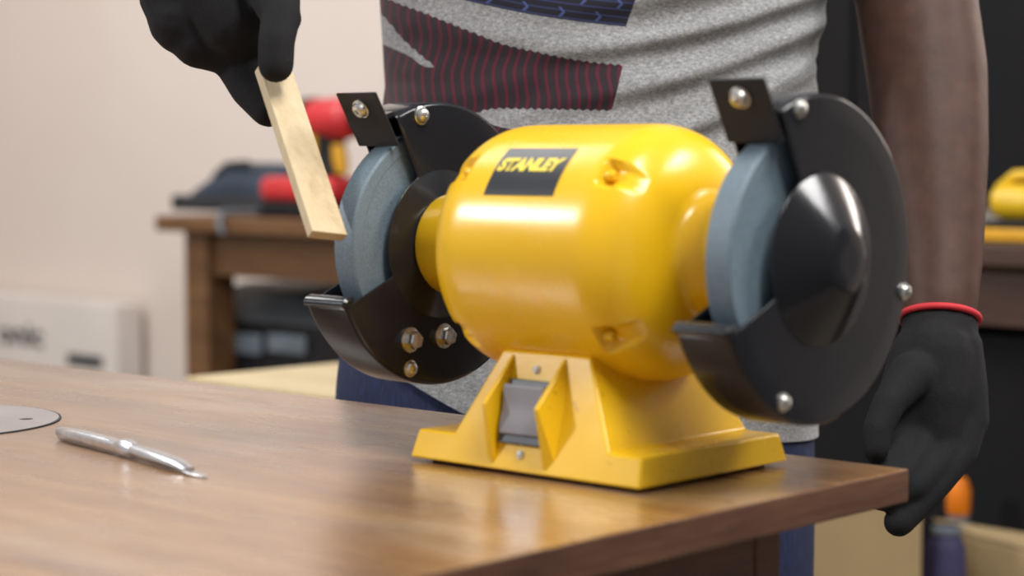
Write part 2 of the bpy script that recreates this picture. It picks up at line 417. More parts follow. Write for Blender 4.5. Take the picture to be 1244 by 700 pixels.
# rocker switch
TL = math.atan2(.0136, .046)
SM = mat4((-.0018, FY(.0355), .0355), Matrix.Rotation(-TL, 3, 'X'))
bm = bmesh.new(); box(bm, (-.0165, -.0028, -.0188), (.0165, .004, .0188), SM); sw = fin('rocker_switch', bm, M['switchframe'], gr, smooth=False, bev=.0008)
bm = bmesh.new(); rr = []
for x in (-.0150, .0150):
    pts = [(0, -.0140), (-.0052, -.0135), (-.0062, -.006), (-.0060, 0), (-.0068, .006), (-.0085, .0128), (-.0078, .0148), (0, .0152)]
    rr.append([SM @ V((x, y, z)) for y, z in pts])
loft(bm, rr); fin('rocker', bm, M['rocker'], sw, sharp=30, bev=.0006)
def screw(name, x, y, z, ax, r, mat, parent, hexa=False, sc=1.):
    Mx = mat4((x, y, z), frame(V(ax))); bm = bmesh.new()
    if hexa:
        lathe(bm, [(0, 0), (r * 1.42, 0), (r * 1.42, r * .28), (r * 1.1, r * .32), (0, r * .32)], 24, Mx)
        lathe(bm, [(r * 1.0, r * .3), (r * 1.0, r * 1.25), (r * .86, r * 1.42), (r * .5, r * 1.42), (0, r * 1.34)], 6, Mx, ph=.25)
    else:
        lathe(bm, [(0, 0), (r * 1.18, 0), (r * 1.18, r * .18), (r, r * .24), (r * .97, r * .45), (r * .8, r * .74), (r * .5, r * .9), (r * .3, r * .93), (r * .22, r * .6), (0, r * .58)], 20, Mx)
    return fin(name, bm, mat, parent, sharp=28)
for z in (.0598, .0122): screw('switch_screw', -.0012, FY(z) - .0001, z, (0, -1, .29), .0022, M['bright'], ba)

# wheel guards, wheels, spark deflectors
def dome(r, hgt):      # height of the pressed hub over the flat cover
    if r >= .047: return 0
    return hgt * (1 - (max(r, .0155) / .047) ** 1.2)
GR = .0895; T0, T1 = -23.5, 63.5          # open sector of the guard, degrees up from the front
def guard(xi, xo, sg, hin, hout, label):
    g = empty('tmp', (0, 0, 0), None, None); bpy.data.objects.remove(g)
    bm = bmesh.new()
    # profile from hub centre over inner cover, rim, outer cover back to hub centre: (r, x, belongs)
    pr_ = []
    rr = [0.0, .008, .0135, .0172, .0190, .024, .029, .034, .039, .043, .0462, .0470]
    for r in rr: pr_.append((r, xi - sg * dome(r, hin)))
    for r in (.0479, .06, .074, .0865): pr_.append((r, xi))
    for a in (20, 45, 70): pr_.append((.0865 + .003 * math.sin(math.radians(a)), xi + sg * .003 * (1 - math.cos(math.radians(a)))))
    pr_.append((GR, xi + sg * .0032)); pr_.append((GR, xo - sg * .0032))
    for a in (70, 45, 20): pr_.append((.0865 + .003 * math.sin(math.radians(a)), xo - sg * .003 * (1 - math.cos(math.radians(a)))))
    for r in (.0865, .074, .06, .0479): pr_.append((r, xo))
    for r in reversed(rr): pr_.append((r, xo + sg * dome(r, hout)))
    angs = [T0 - (360 - (T1 - T0)) * k / 120 for k in range(121)]     # closed part, T0 downwards round the back to T1
    opn = [T1 - (T1 - T0) * k / 32 for k in range(1, 32)]
    aa = angs + opn; n = len(aa); K = len(angs)
    rows = []
    for r, x in pr_:
        if r == 0: rows.append([bm.verts.new((x, 0, H))] * n); continue
        rows.append([bm.verts.new(cyl(x, a, r)) for a in aa])
    for (ra, xa), (rb, xb), A, B in zip(pr_, pr_[1:], rows, rows[1:]):
        big = max(ra, rb) > .0471
        for k in range(K - 1 if big else n):
            j = (k + 1) % n
            f = [A[k], A[j], B[j], B[k]]
            f2 = [];
            for v in f:
                if v not in f2: f2.append(v)
            if len(f2) > 2: bm.faces.new(f2)
    o = fin('wheel_guard', bm, M['black'], gr, sharp=38); tag(o, label)
    sd = o.modifiers.new('shell', 'SOLIDIFY'); sd.thickness = .0016; sd.offset = -1
    bv = o.modifiers.new('edge', 'BEVEL'); bv.width = .0005; bv.segments = 2; bv.limit_method = 'ANGLE'; bv.angle_limit = math.radians(60)
    # rolled spark lip along the lower front edge
    bm = bmesh.new(); lo = min(xi, xo); hi = max(xi, xo)
    th = T0 + 1.2; rg = []
    for x, s in ((lo - .0005, .55), (lo + .001, 1), (hi - .001, 1), (hi + .0005, .55)):
        c = cyl(x, th, .0868); rad = V((0, -math.cos(math.radians(th)), math.sin(math.radians(th)))); tan = V((0, math.sin(math.radians(th)), math.cos(math.radians(th))))
        rg.append([c + rad * (.0052 * s * math.cos(2 * math.pi * k / 14)) + tan * (.0030 * s * math.sin(2 * math.pi * k / 14)) for k in range(14)])
    loft(bm, rg); fin('spark_lip', bm, M['black'], o)
    return o
gl = guard(-.1286, -.1655, -1, .0125, .0235, 'far black guard with hex bolts on its inner face')
grd = guard(.1206, .1570, 1, .0125, .0235, 'near black guard with pressed hub on its outer face')
# hardware on the far guard's inner face
for (px_, py_) in ((497, 413), (538, 408)): pass
screw('hex_bolt', -.1286, -.0296, H - .0589, (1, 0, 0), .0056, M['steel'], gl, True)
screw('hex_bolt', -.1286, .0004, H - .0584, (1, 0, 0), .0056, M['steel'], gl, True)
screw('guard_screw', -.1286, -.0290, H - .0770, (1, 0, 0), .0046, M['steel'], gl)
screw('guard_screw', -.1286, -.0188, H + .0805, (1, 0, 0), .0050, M['steel'], gl)
for y, z in ((-.0239, .0806), (.0822, -.0211), (-.0358, -.0736)): screw('guard_screw', .1570, y, H + z, (1, 0, 0), .0044, M['steel'], grd)
for y, z in ((-.0239, .0806), (.0822, -.0211), (-.0358, -.0736)): screw('guard_screw', -.1655, y, H + z, (-1, 0, 0), .0044, M['steel'], gl)
screw('guard_screw', .1206, -.029, H - .077, (-1, 0, 0), .0044, M['steel'], grd)

def wheel(x0, x1, label):
    WR = .0708; bm = bmesh.new()
    lathe(bm, [(.006, x0), (.018, x0), (.0695, x0), (WR, x0 + .0014), (WR, x1 - .0014), (.0695, x1), (.0625, x1), (.0618, x1 - .0004), (.018, x1), (.006, x1)], 96, mat4((0, 0, H), frame(V((1, 0, 0)))))
    o = fin('grinding_wheel', bm, M['stone'], gr, sharp=25); tag(o, label)
    for x, s in ((x0, -1), (x1, 1)):
        bm = bmesh.new(); lathe(bm, [(0, 0), (.026, 0), (.026, .0015), (.016, .003), (.009, .003), (.009, .007), (0, .007)], 32, (MX if s > 0 else MXn)(x, 0, H)); fin('flange', bm, M['steel'], o)
wheel(-.1530, -.1355, 'far blue-grey abrasive wheel'); wheel(.1310, .1475, 'near blue-grey abrasive wheel')

def deflector(xa, xb, th, label, guard_obj):
    t = math.radians(th); rad = V((0, -math.cos(t), math.sin(t))); nrm = V((0, -math.sin(t), -math.cos(t)))
    base = V((0, 0, H)); bm = bmesh.new(); rings = []
    for r in (.0722, .0915, .0925, .1100):
        c = base + rad * r; ta, tb_ = -.0009, .0009
        xa2, xb2 = (xa, xb)
        rings.append([V((xa2, 0, 0)) + c + nrm * ta, V((xb2, 0, 0)) + c + nrm * ta, V((xb2, 0, 0)) + c + nrm * tb_, V((xa2, 0, 0)) + c + nrm * tb_])
    loft(bm, rings); o = fin('spark_deflector', bm, M['blackmat'], gr, smooth=False, bev=.0005); tag(o, label)
    c = base + rad * .0995 + nrm * .0009; screw('deflector_screw', (xa + xb) / 2, c.y, c.z, nrm, .0052, M['steel'], o)
    # flange tying the plate to the guard rim
    bm = bmesh.new(); c = base
    pts = []
    for r, a in ((.0895, th + 6), (.0915, th + 6), (.0935, th + .6), (.0895, th + .6)):
        q = math.radians(a); pts.append(base + V((0, -math.cos(q), math.sin(q))) * r)
    loft(bm, [[V((xa + .003, 0, 0)) + p for p in pts], [V((xb - .003, 0, 0)) + p for p in pts]]); fin('flange', bm, M['black'], o, smooth=False)
deflector(-.1640, -.1290, 58.8, 'far black deflector plate', gl); deflector(.1200, .1560, 61, 'near black deflector plate', grd)

# ------------------------------------------------------------------ wooden strip held to the far wheel
cv = lambda a, b, c: RT * a - UP * b + FW * c
ax = cv(.305, .800, -.52).normalized(); wd = cv(.822, .144, .551); wd = (wd - ax * wd.dot(ax)).normalized()
tn = ax.cross(wd).normalized()
if tn.dot(FW) < 0: tn = -tn
bc = P(398, 287, 1.211); SL = .1335; hw, ht = .0122, .0034
bm = bmesh.new()
rg = []
for s in (0, 1):
    c = bc - ax * (SL * s) + (ax * 0)
    rg.append([c + wd * (hw * a) + tn * (ht * b) for a, b in ((-1, -1), (1, -1), (1, 1), (-1, 1))])
loft(bm, rg)
o = fin('wooden_strip', bm, M['pale'], None, smooth=False, bev=.0005)
tag(o, 'pale wooden strip pinched in a black glove, touching the far wheel', 'wood strip')

# ------------------------------------------------------------------ person
RH = RT.copy(); FH = V((FW.x, FW.y, 0)).normalized()          # image-right and away
TD = 1.64                                                        # torso axis distance
def TP(px, py, dep=0.):      # point of the torso's lateral plane
    return P(px, py, TD + dep)
S = FPX / TD                                                     # px per metre at the torso
pc0 = P(720, 300, TD)
pe = empty('person', (pc0.x, pc0.y, FLOOR), 'person in grey striped t-shirt, blue jeans and black gloves behind the table', 'person')

# t-shirt: rows by height; (py, left px, right px, half depth)
rowsT = [(-430, 640, 830, .05), (-405, 590, 880, .075), (-375, 505, 960, .09), (-330, 458, 1003, .105), (-250, 450, 1012, .115), (-150, 455, 1012, .118), (-60, 460, 1008, .118), (0, 462, 1003, .117), (40, 464, 997, .116), (75, 466, 986, .116), (105, 468, 991, .118),
         (160, 462, 990, .120), (230, 452, 990, .122), (320, 436, 989, .124), (420, 416, 990, .126), (560, 404, 992, .128)]
def interp(tab, y):
    if y <= tab[0][0]: return tab[0][1:]
    for a, b in zip(tab, tab[1:]):
        if y <= b[0]:
            u = (y - a[0]) / (b[0] - a[0]); u = u * u * (3 - 2 * u) if False else u
            return tuple(p + (q - p) * u for p, q in zip(a[1:], b[1:]))
    return tab[-1][1:]
FOLDS = [  # (px0,py0, px1,py1, sag, width, amp)
    (1003, -12, 680, 72, 14, 9, .0095), (1000, 28, 700, 125, 12, 10, .0095), (996, 74, 760, 178, 8, 10, .0085), (1003, -60, 690, 20, 16, 12, .008),
    (990, 62, 900, 112, 4, 6, .006), (1000, 130, 800, 230, 10, 12, .007), (700, 60, 500, 30, 8, 14, .003), (640, 100, 520, 120, 8, 12, .003), (1000, 250, 700, 330, 15, 16, .006), (980, 400, 620, 440, 10, 14, .005)]
def fold(px, py):
    d = 0
    for x0, y0, x1, y1, sag, wdt, amp in FOLDS:
        u = (px - x0) / (x1 - x0)
        if -.25 < u < 1.2:
            yc = y0 + (y1 - y0) * u + sag * 4 * u * (1 - u)
            env = max(0, min(1, (u + .25) / .3)) * max(0, min(1, (1.2 - u) / .55))
            e = (py - yc) / (wdt * 1.2)
            d += .85 * amp * env * (math.exp(-e * e) - .55 * math.exp(-((e - 1.6) / 1.1) ** 2))
    d += .0016 * noise.noise(V((px * .012, py * .022, 1.3))) + .0007 * noise.noise(V((px * .05, py * .06, 4)))
    return d
def torso_pt(px_frac_ang, py, infl=0., f=True):
    L, R, b = interp(rowsT, py); cx = (L + R) / 2; a = (R - L) / 2 / S + infl; b += infl
    ca, sa = math.cos(px_frac_ang), math.sin(px_frac_ang)
    x = a * math.copysign(abs(ca) ** .86, ca); y = -b * math.copysign(abs(sa) ** .86, sa)   # sa>0 faces the camera
    px = cx + x * S
    base = P(cx, py, TD)
    p = base + RH * x + FH * y
    if f:
        nrm = (RH * (ca / a) - FH * (sa / b)).normalized(); p = p + nrm * fold(px, py) * (.12 + .68 * max(0, min(1, sa * 1.8 - .05)))
    return p, px
def hem(px): return min(520, 483 - (575 - px) * .5) if px < 575 else 483 + (px - 575) * .1
NA = 300; ys = []
NR = 210
bm = bmesh.new(); uvl = bm.loops.layers.uv.new('print'); vt = []; uvs = {}
for j in range(NR + 1):
    row = []
    for k in range(NA):
        ang = 2 * math.pi * k / NA
        # concentrate rows in the photographed part
        _, px = torso_pt(ang, 450, 0, False)
        hy = hem(px) if math.sin(ang) > -.1 else 470
        u = j / NR
        py = -430 + u * 250 * 1 if u < .2 else -380 + (hy + 380) * ((u - .2) / .8)
        py = -430 + (hy + 430) * u
        p, px2 = torso_pt(ang, py)
        v = bm.verts.new(p); row.append(v)
        uvs[v] = (px2 / 1000, py / 1000 + (10 if math.sin(ang) < -.12 else 0))
    vt.append(row)
for a, b in zip(vt, vt[1:]):
    for k in range(NA):
        f = bm.faces.new((a[k], b[k], b[(k + 1) % NA], a[(k + 1) % NA]))
        for lp in f.loops: lp[uvl].uv = uvs[lp.vert]
# sleeves
def sleeve(pts):
    tube(bm, [p for p, r in pts], [r for p, r in pts], 28)
SHL, SHR = TP(520, -345), TP(955, -345)          # shoulders: image-left arm holds the strip
ELR = P(1108, 15, 1.60); WRR = P(1142, 388, 1.50)
ELL = P(300, -330, 1.47); WRL = P(262, -95, 1.35)
sleeve([(SHR - RH * .03, .07), (SHR + RH * .02 - V((0, 0, .03)), .078), (SHR.lerp(ELR, .45), .072), (SHR.lerp(ELR, .62), .070)])
sleeve([(SHL + RH * .03, .07), (SHL - RH * .02 - V((0, 0, .02)), .078), (SHL.lerp(ELL, .5), .070), (SHL.lerp(ELL, .8), .066)])

# shirt material: heather grey, printed bands
m = NT('heather_jersey_print')
uv = m.n('ShaderNodeUVMap', uv_map='print').outputs[0]
sp = m.n('ShaderNodeSeparateXYZ', {0: uv}); U, W = sp.outputs[0], sp.outputs[1]
co = m.coord()
g1 = m.noise(1050, 3, co, .7); g2 = m.noise(260, 4, m.coord('Object', (1, 1, 2.6)), .6)
grey = m.ramp(m.math('MULTIPLY_ADD', g2, .45, m.math('MULTIPLY', g1, .55)), [(.34, (.10, .102, .108, 1)), (.5, (.245, .245, .247, 1)), (.64, (.44, .435, .43, 1))])
def curve(pts, lo, hi):       # pts (px, py) -> value socket in px/1000
    nd = m.n('ShaderNodeFloatCurve', {'Factor': 1., 'Value': m.math('MULTIPLY_ADD', U, 2.5, -1.0)})   # px 400..800 -> 0..1
    c = nd.mapping.curves[0]
    pp = [((x / 1000) * 2.5 - 1.0, (y - lo) / (hi - lo)) for x, y in pts]
    while len(c.points) < len(pp): c.points.new(.5, .5)
    for q, (x, y) in zip(c.points, pp): q.location = (x, y); q.handle_type = 'AUTO'
    nd.mapping.use_clip = False; nd.mapping.update()
    return m.math('MULTIPLY_ADD', nd.outputs[0], (hi - lo) / 1000, lo / 1000)
def gt(a, b): return m.math('GREATER_THAN', a, b)
def AND(*a):
    r = a[0]
    for x in a[1:]: r = m.math('MULTIPLY', r, x)
    return r
zig = m.math('MULTIPLY', m.math('PINGPONG', U, .0045), .5)
Wz = m.math('ADD', W, zig)
front_ok = m.math('LESS_THAN', W, 1.)
Tc = curve([(440, -20), (474, 4), (530, 29), (577, 49), (614, 64), (652, 73), (689, 81), (750, 88), (800, 92)], -50, 200)
Bc = curve([(440, 190), (540, 172), (585, 140), (600, 137), (636, 137), (734, 139), (800, 140)], -50, 200)
edge1 = m.math('LESS_THAN', m.math('MULTIPLY_ADD', W, .25, U), .769)      # slanted right end
wed0 = curve([(400, -40), (470, 25), (500, 60), (530, 85), (560, 110), (800, 190)], -50, 200)
wed1 = curve([(400, 10), (468, 56), (500, 72), (530, 87), (540, 80), (800, -40)], -50, 200)
wedge = AND(gt(Wz, wed0), gt(wed1, W), m.math('LESS_THAN', U, .533))
burg = AND(gt(Wz, Tc), gt(Bc, Wz), edge1, front_ok, m.math('SUBTRACT', 1., wedge))
lowb = AND(gt(W, m.math('MULTIPLY_ADD', U, .25, .004)), gt(m.math('MULTIPLY_ADD', U, .25, .05), W), m.math('LESS_THAN', U, .655), front_ok)
burg = m.math('MAXIMUM', burg, AND(lowb, gt(W, .147)))
wav = m.math('ADD', m.math('MULTIPLY', m.math('SINE', m.math('MULTIPLY', W, 85.)), .0035), m.math('MULTIPLY', m.noise(25, 2, uv), .006))
sA = m.math('SINE', m.math('MULTIPLY', m.math('ADD', U, m.math('ADD', wav, m.math('MULTIPLY', W, .10))), 2 * math.pi / .0118))
strp = m.ramp(sA, [(.30, (.026, .018, .022, 1)), (.85, (.115, .013, .027, 1))])
strp = m.mix(m.math('MULTIPLY', g1, .5), strp, (.03, .02, .025, 1))
Nc = curve([(400, -70), (460, -32), (527, -2), (620, 24), (689, 36), (750, 43), (800, 48)], -100, 150)
navy = AND(gt(Nc, W), m.math('LESS_THAN', m.math('MULTIPLY_ADD', W, .33, U), .765), gt(W, -.16), front_ok)
rel = m.math('SUBTRACT', Nc, W)
lines = gt(m.math('SINE', m.math('MULTIPLY', rel, 2 * math.pi / .0082)), .78)
ncol = m.mix(m.math('MULTIPLY', lines, .5), (.018, .017, .026, 1), (.05, .07, .20, 1))
chv_u = m.math('FRACT', m.math('MULTIPLY', m.math('ADD', U, m.math('MULTIPLY', m.math('FLOOR', m.math('DIVIDE', rel, .0164)), .017)), 1 / .041))
chv_v = m.math('FRACT', m.math('DIVIDE', rel, .0164))
dv = m.math('ABSOLUTE', m.math('SUBTRACT', chv_v, .5))
chev = AND(m.math('LESS_THAN', m.math('ABSOLUTE', m.math('SUBTRACT', m.math('ADD', chv_u, m.math('MULTIPLY', dv, .35)), .6)), .045), m.math('LESS_THAN', dv, .32))
ncol = m.mix(m.math('MULTIPLY', chev, .7), ncol, (.08, .11, .30, 1))
colr = m.mix(navy, m.mix(burg, grey, strp), ncol)
m.p(Base_Color=colr, Roughness=.9); m.b.inputs['Specular IOR Level'].default_value = .2
m.b.inputs['Sheen Weight'].default_value = .15
m.bump(g1, .45, .0008)
M['shirt'] = m.m
sh = fin('t_shirt', bm, M['shirt'], pe, sharp=None)
# jeans: hips and two legs, merged into one surface
bm = bmesh.new()
rowsJ = [(395, 413, 990, .118), (460, 404, 990, .122), (540, 400, 992, .126), (640, 402, 992, .125), (760, 410, 990, .118)]
rings = []
for py, L, R, b in rowsJ:
    cx = (L + R) / 2; a = (R - L) / 2 / S - .0035; b -= .004
    rings.append([P(cx, py, TD) + RH * (a * math.copysign(abs(math.cos(t)) ** .8, math.cos(t))) + FH * (b * math.copysign(abs(math.sin(t)) ** .8, math.sin(t))) for t in [2 * math.pi * k / 64 for k in range(64)]])
loft(bm, rings)
for px in (552, 848):
    a = P(px, 700, TD); b = V((a.x, a.y, FLOOR + .42)) + RH * (.01 if px > 700 else -.01); c = V((a.x, a.y, FLOOR + .06)) + RH * (.015 if px > 700 else -.015)
    chain(bm, [(a, .092), (b, .066), (c, .056)])
jn = fin('jeans', bm, M['denim'], pe, sharp=None); remesh(jn, .007, 6)

# skin: head, neck, chest core, both arms
bm = bmesh.new()
hd = P(740, -640, TD - .03)
ch = P(735, -300, TD); pv = P(710, 300, TD)
chain(bm, [(pv, .10), (ch, .095), (P(735, -430, TD), .055), (P(738, -540, TD - .01), .052)])
chain(bm, [(hd + V((0, 0, -.02)), .072), (hd + V((0, 0, .045)), .085)]); chain(bm, [(hd - FH * .055 + V((0, 0, -.065)), .03), (hd - FH * .02 + V((0, 0, -.03)), .06)])
chain(bm, [(hd - FH * .088 + V((0, 0, -.025)), .013), (hd - FH * .075 + V((0, 0, .02)), .01)])
for s in (-1, 1): chain(bm, [(hd + RH * (.078 * s) + V((0, 0, -.01)), .014), (hd + RH * (.084 * s) + V((0, 0, .02)), .016)])
chain(bm, [(ch, .09), (SHR, .058), (SHR.lerp(ELR, .5), .052), (P(1100, -60, 1.61), .049), (P(1113, 0, 1.60), .0485), (P(1126, 90, 1.58), .0478), (P(1133, 190, 1.555), .0435), (P(1142, 300, 1.525), .0335), (P(1142, 372, 1.505), .0285), (P(1141, 400, 1.50), .026)])
chain(bm, [(ch, .09), (SHL, .058), (SHL.lerp(ELL, .5), .050), (ELL, .045), (ELL.lerp(WRL, .3), .046), (WRL, .028)])
chain(bm, [(pv, .09), (P(560, 720, TD), .075), (V((P(560, 700, TD).x, P(560, 700, TD).y, FLOOR + .06)), .035)])
chain(bm, [(pv, .09), (P(840, 720, TD), .075), (V((P(840, 700, TD).x, P(840, 700, TD).y, FLOOR + .06)), .035)])
bd = fin('body', bm, M['skin'], pe, sharp=None); remesh(bd, .0055, 8)
bm = bmesh.new(); lathe(bm, [(.0, .135), (.05, .125), (.082, .09), (.092, .05), (.088, .02), (.07, .01)], 32, Matrix.Translation(hd + FH * .012)); fin('hair', bm, M['hair'], pe)
for px in (552, 848):
    a = P(px, 700, TD); b = V((a.x, a.y, FLOOR + .045)); bm = bmesh.new(); chain(bm, [(b + FH * .07, .042), (b - FH * .05, .043), (b - FH * .15, .036)]); 
    for v in bm.verts: v.co.z = max(v.co.z, FLOOR)
    fin('shoe', bm, M['blackmat'], pe)

# glove that holds the strip
bm = bmesh.new()
DT, RS = .050, 1.035
def C(*pts): chain(bm, [(P(x, y, t + DT), r * RS) for x, y, t, r in pts])
C((268, -110, 1.305, .034), (236, -50, 1.285, .036), (226, -6, 1.275, .0300))
C((236, -6, 1.275, .031), (226, 20, 1.270, .0250), (244, 47, 1.268, .0195), (271, 61, 1.268, .0158))       # middle knuckle ridge
C((290, -60, 1.27, .034), (300, -10, 1.262, .030), (298, 25, 1.262, .0255))                                    # palm, thumb side
C((260, -30, 1.268, .034), (290, 20, 1.262, .030))
C((285, 38, 1.270, .0205), (291, 80, 1.268, .0148), (304, 108, 1.262, .0128), (325, 134, 1.252, .0108))        # index finger, behind the strip
C((268, 30, 1.29, .018), (288, 75, 1.292, .0125), (302, 104, 1.284, .0112), (318, 118, 1.272, .0100))          # middle finger
C((238, 15, 1.298, .016), (262, 55, 1.302, .0120), (286, 66, 1.290, .0105), (300, 52, 1.278, .0095))           # ring finger curled
C((220, 0, 1.315, .014), (240, 35, 1.322, .0108), (262, 46, 1.312, .0095), (276, 36, 1.300, .0088))            # little finger curled
C((318, -60, 1.25, .024), (334, -5, 1.226, .0160), (341, 20, 1.212, .0122), (336, 50, 1.203, .0112), (335, 79, 1.202, .0110))   # thumb, in front
C((352, 20, 1.215, .0070), (354, 24, 1.215, .0066))
gv = fin('glove', bm, M['glove'], pe, sharp=None); tag(gv, 'black glove pinching the wooden strip'); remesh(gv, .0022, 5)
def cuff(center, axis, r, parent, tr=.0028):
    bm = bmesh.new(); Mx = mat4(center, frame(axis))
    tube(bm, [Mx @ V((r * math.cos(2 * math.pi * k / 40), r * math.sin(2 * math.pi * k / 40), 0)) for k in range(40)], tr, 10, True)
    return fin('cuff_hem', bm, M['redknit'], parent, sharp=None)
cuff(WRL, WRL - ELL, .0355, gv)
# hanging glove
bm = bmesh.new(); DT, RS = 0, 1
C((1142, 395, 1.502, .0285), (1138, 430, 1.49, .0285))
C((1155, 425, 1.492, .024), (1168, 470, 1.485, .0195), (1176, 510, 1.48, .0158))
C((1118, 430, 1.488, .022), (1102, 475, 1.48, .0205), (1092, 515, 1.475, .0185))
C((1138, 430, 1.485, .028), (1138, 480, 1.478, .026), (1136, 520, 1.475, .022))
C((1176, 505, 1.48, .0152), (1168, 548, 1.47, .0125), (1134, 592, 1.455, .0112), (1092, 634, 1.445, .0112))      # longest finger
C((1152, 515, 1.478, .0150), (1140, 560, 1.46, .0122), (1110, 590, 1.445, .0112), (1072, 606, 1.44, .0095))
C((1126, 518, 1.475, .0145), (1112, 556, 1.455, .0115), (1090, 582, 1.44, .0105), (1066, 590, 1.435, .009))
C((1102, 515, 1.475, .0138), (1088, 548, 1.455, .0108), (1074, 570, 1.445, .0098), (1060, 576, 1.44, .0085))
C((1108, 455, 1.462, .0170), (1080, 490, 1.445, .0122), (1066, 522, 1.438, .0108), (1064, 545, 1.436, .0098))   # thumb
gv2 = fin('glove', bm, M['glove'], pe, sharp=None); tag(gv2, 'black glove hanging beside the table corner'); remesh(gv2, .0022, 5)
cuff(P(1141, 387, 1.503), P(1141, 420, 1.495) - P(1142, 340, 1.512), .0290, gv2, .0025)

# ------------------------------------------------------------------ long bench against the back wall
BX0, BX1, BY0, BZ = -2.455, .35, 1.56, .0573
def bench(x0, x1, mat, label, shelf):
    wb = empty('workbench', ((x0 + x1) / 2, 1.87, FLOOR), label, 'workbench', 'workbenches along the back wall')
    bm = bmesh.new(); box(bm, (x0, BY0, BZ - .030), (x1, WY - .01, BZ)); fin('bench_top', bm, mat, wb, smooth=False, bev=.003)
    bm = bmesh.new(); box(bm, (x0 + .07, BY0 + .035, BZ - .115), (x1 - .07, BY0 + .06, BZ - .030)); fin('apron', bm, mat, wb, smooth=False, bev=.002)
    if shelf: bm = bmesh.new(); box(bm, (x0 + .07, BY0 + .061, -.335), (x1 - .07, WY - .1, -.31)); fin('shelf', bm, mat, wb, smooth=False, bev=.002)
    for x in (x0 + .067, x1 - .137):
        for y in (BY0 + .02, WY - .11):
            bm = bmesh.new(); box(bm, (x, y, FLOOR), (x + .07, y + .07, BZ - .030)); fin('leg', bm, mat, wb, smooth=False, bev=.003)
bench(BX0, -1.42, M['bench'], 'brown wooden workbench against the cream wall, carrying the bag and drill', True)
bench(-1.40, BX1, M['bench2'], 'brown workbench with shade put into its wood colour beyond the gloved hand, carrying the yellow tool', False)
# dark board on the wall behind the person
bo = empty('wall_board', (-.92, WY - .01, .9), 'large charcoal tool board on the wall behind the person', 'tool board')
for i in range(3):
    bm = bmesh.new(); x = -1.85 + i * .62; box(bm, (x + .003, WY - .03, .12), (x + .617, WY - .004, 1.95)); fin('board_panel', bm, M['board'], bo, smooth=False, bev=.003)
bm = bmesh.new(); box(bm, (-1.86, WY - .036, .095), (.02, WY - .004, .119)); fin('ledge', bm, M['board'], bo, smooth=False)
# added black cabinet that stands in for the shade under the right bench
cb = empty('shade_cabinet', (-.75, 1.9, FLOOR), 'added black cabinet standing in for shade under the right half of the workbench', 'cabinet')
bm = bmesh.new(); box(bm, (-1.25, BY0 + .10, FLOOR), (.17, WY - .12, BZ - .12)); fin('body', bm, M['board'], cb, smooth=False, bev=.003)
for i in range(3):
    bm = bmesh.new(); x = -1.25 + i * .473; box(bm, (x + .006, BY0 + .08, FLOOR + .05), (x + .467, BY0 + .0995, BZ - .13)); d = fin('shade_cabinet_door', bm, M['board'], cb, smooth=False, bev=.003)
    bm = bmesh.new(); tube(bm, [(x + .42, BY0 + .082, -.3), (x + .42, BY0 + .06, -.29), (x + .42, BY0 + .06, -.21), (x + .42, BY0 + .082, -.2)], .005, 8); fin('handle', bm, M['blackmat'], d)

def at_y(px, py, y):
    d = FW + RT * ((px - 622) / FPX) - UP * ((py - 350) / FPX); return CAM + d * ((y - CAM.y) / d.y)
# tool bag on the bench
b0, b1 = at_y(222, 252, 1.80), at_y(345, 252, 1.80)
bg = empty('tool_bag', ((b0.x + b1.x) / 2, 1.86, BZ), 'slumped dark blue tool bag on the bench end', 'bag')
Lb = b1.x - b0.x; rings = []
for i in range(15):
    u = i / 14; hgt = .048 + .058 * math.sin(math.pi * min(1, u * .95 + .02)) ** .7 if u > .02 else .045
    hgt = (.040 + .062 * min(1, (u / .45)) ** .8) * (1 - .12 * max(0, u - .7)); wd_ = .085 * (.45 + .55 * min(1, u / .3)) * (1 if u < .9 else 1 - (u - .9) * 3)
    rings.append([V((b0.x + Lb * u, 1.86 + wd_ * math.cos(t) , BZ + .001 + max(0, .035 + (hgt - .035) * math.sin(t) if math.sin(t) > 0 else .035 + .034 * math.sin(t)))) for t in [2 * math.pi * k / 20 for k in range(20)]])
bm = bmesh.new(); loft(bm, rings); fin('bag_body', bm, M['bag'], bg, sharp=None)
bm = bmesh.new(); tube(bm, [(b0.x + Lb * .3, 1.81, BZ + .075), (b0.x + Lb * .42, 1.81, BZ + .098), (b0.x + Lb * .62, 1.81, BZ + .101), (b0.x + Lb * .75, 1.81, BZ + .08)], .008, 8); fin('carry_strap', bm, M['bag2'], bg)
bm = bmesh.new(); box(bm, (b0.x + Lb * .02, 1.762, BZ + .002), (b0.x + Lb * 1.0, 1.785, BZ + .035)); fin('base_panel', bm, M['bag2'], bg, bev=.006)
bm = bmesh.new(); q = at_y(268, 262, 1.55); tube(bm, [(q.x - .01, 1.765, BZ + .012), (q.x - .005, 1.555, BZ + .010), (q.x, 1.545, BZ - .012), (q.x + .012, 1.548, BZ - .03)], .006, 8); fin('buckle_strap', bm, M['casepanel'], bg)

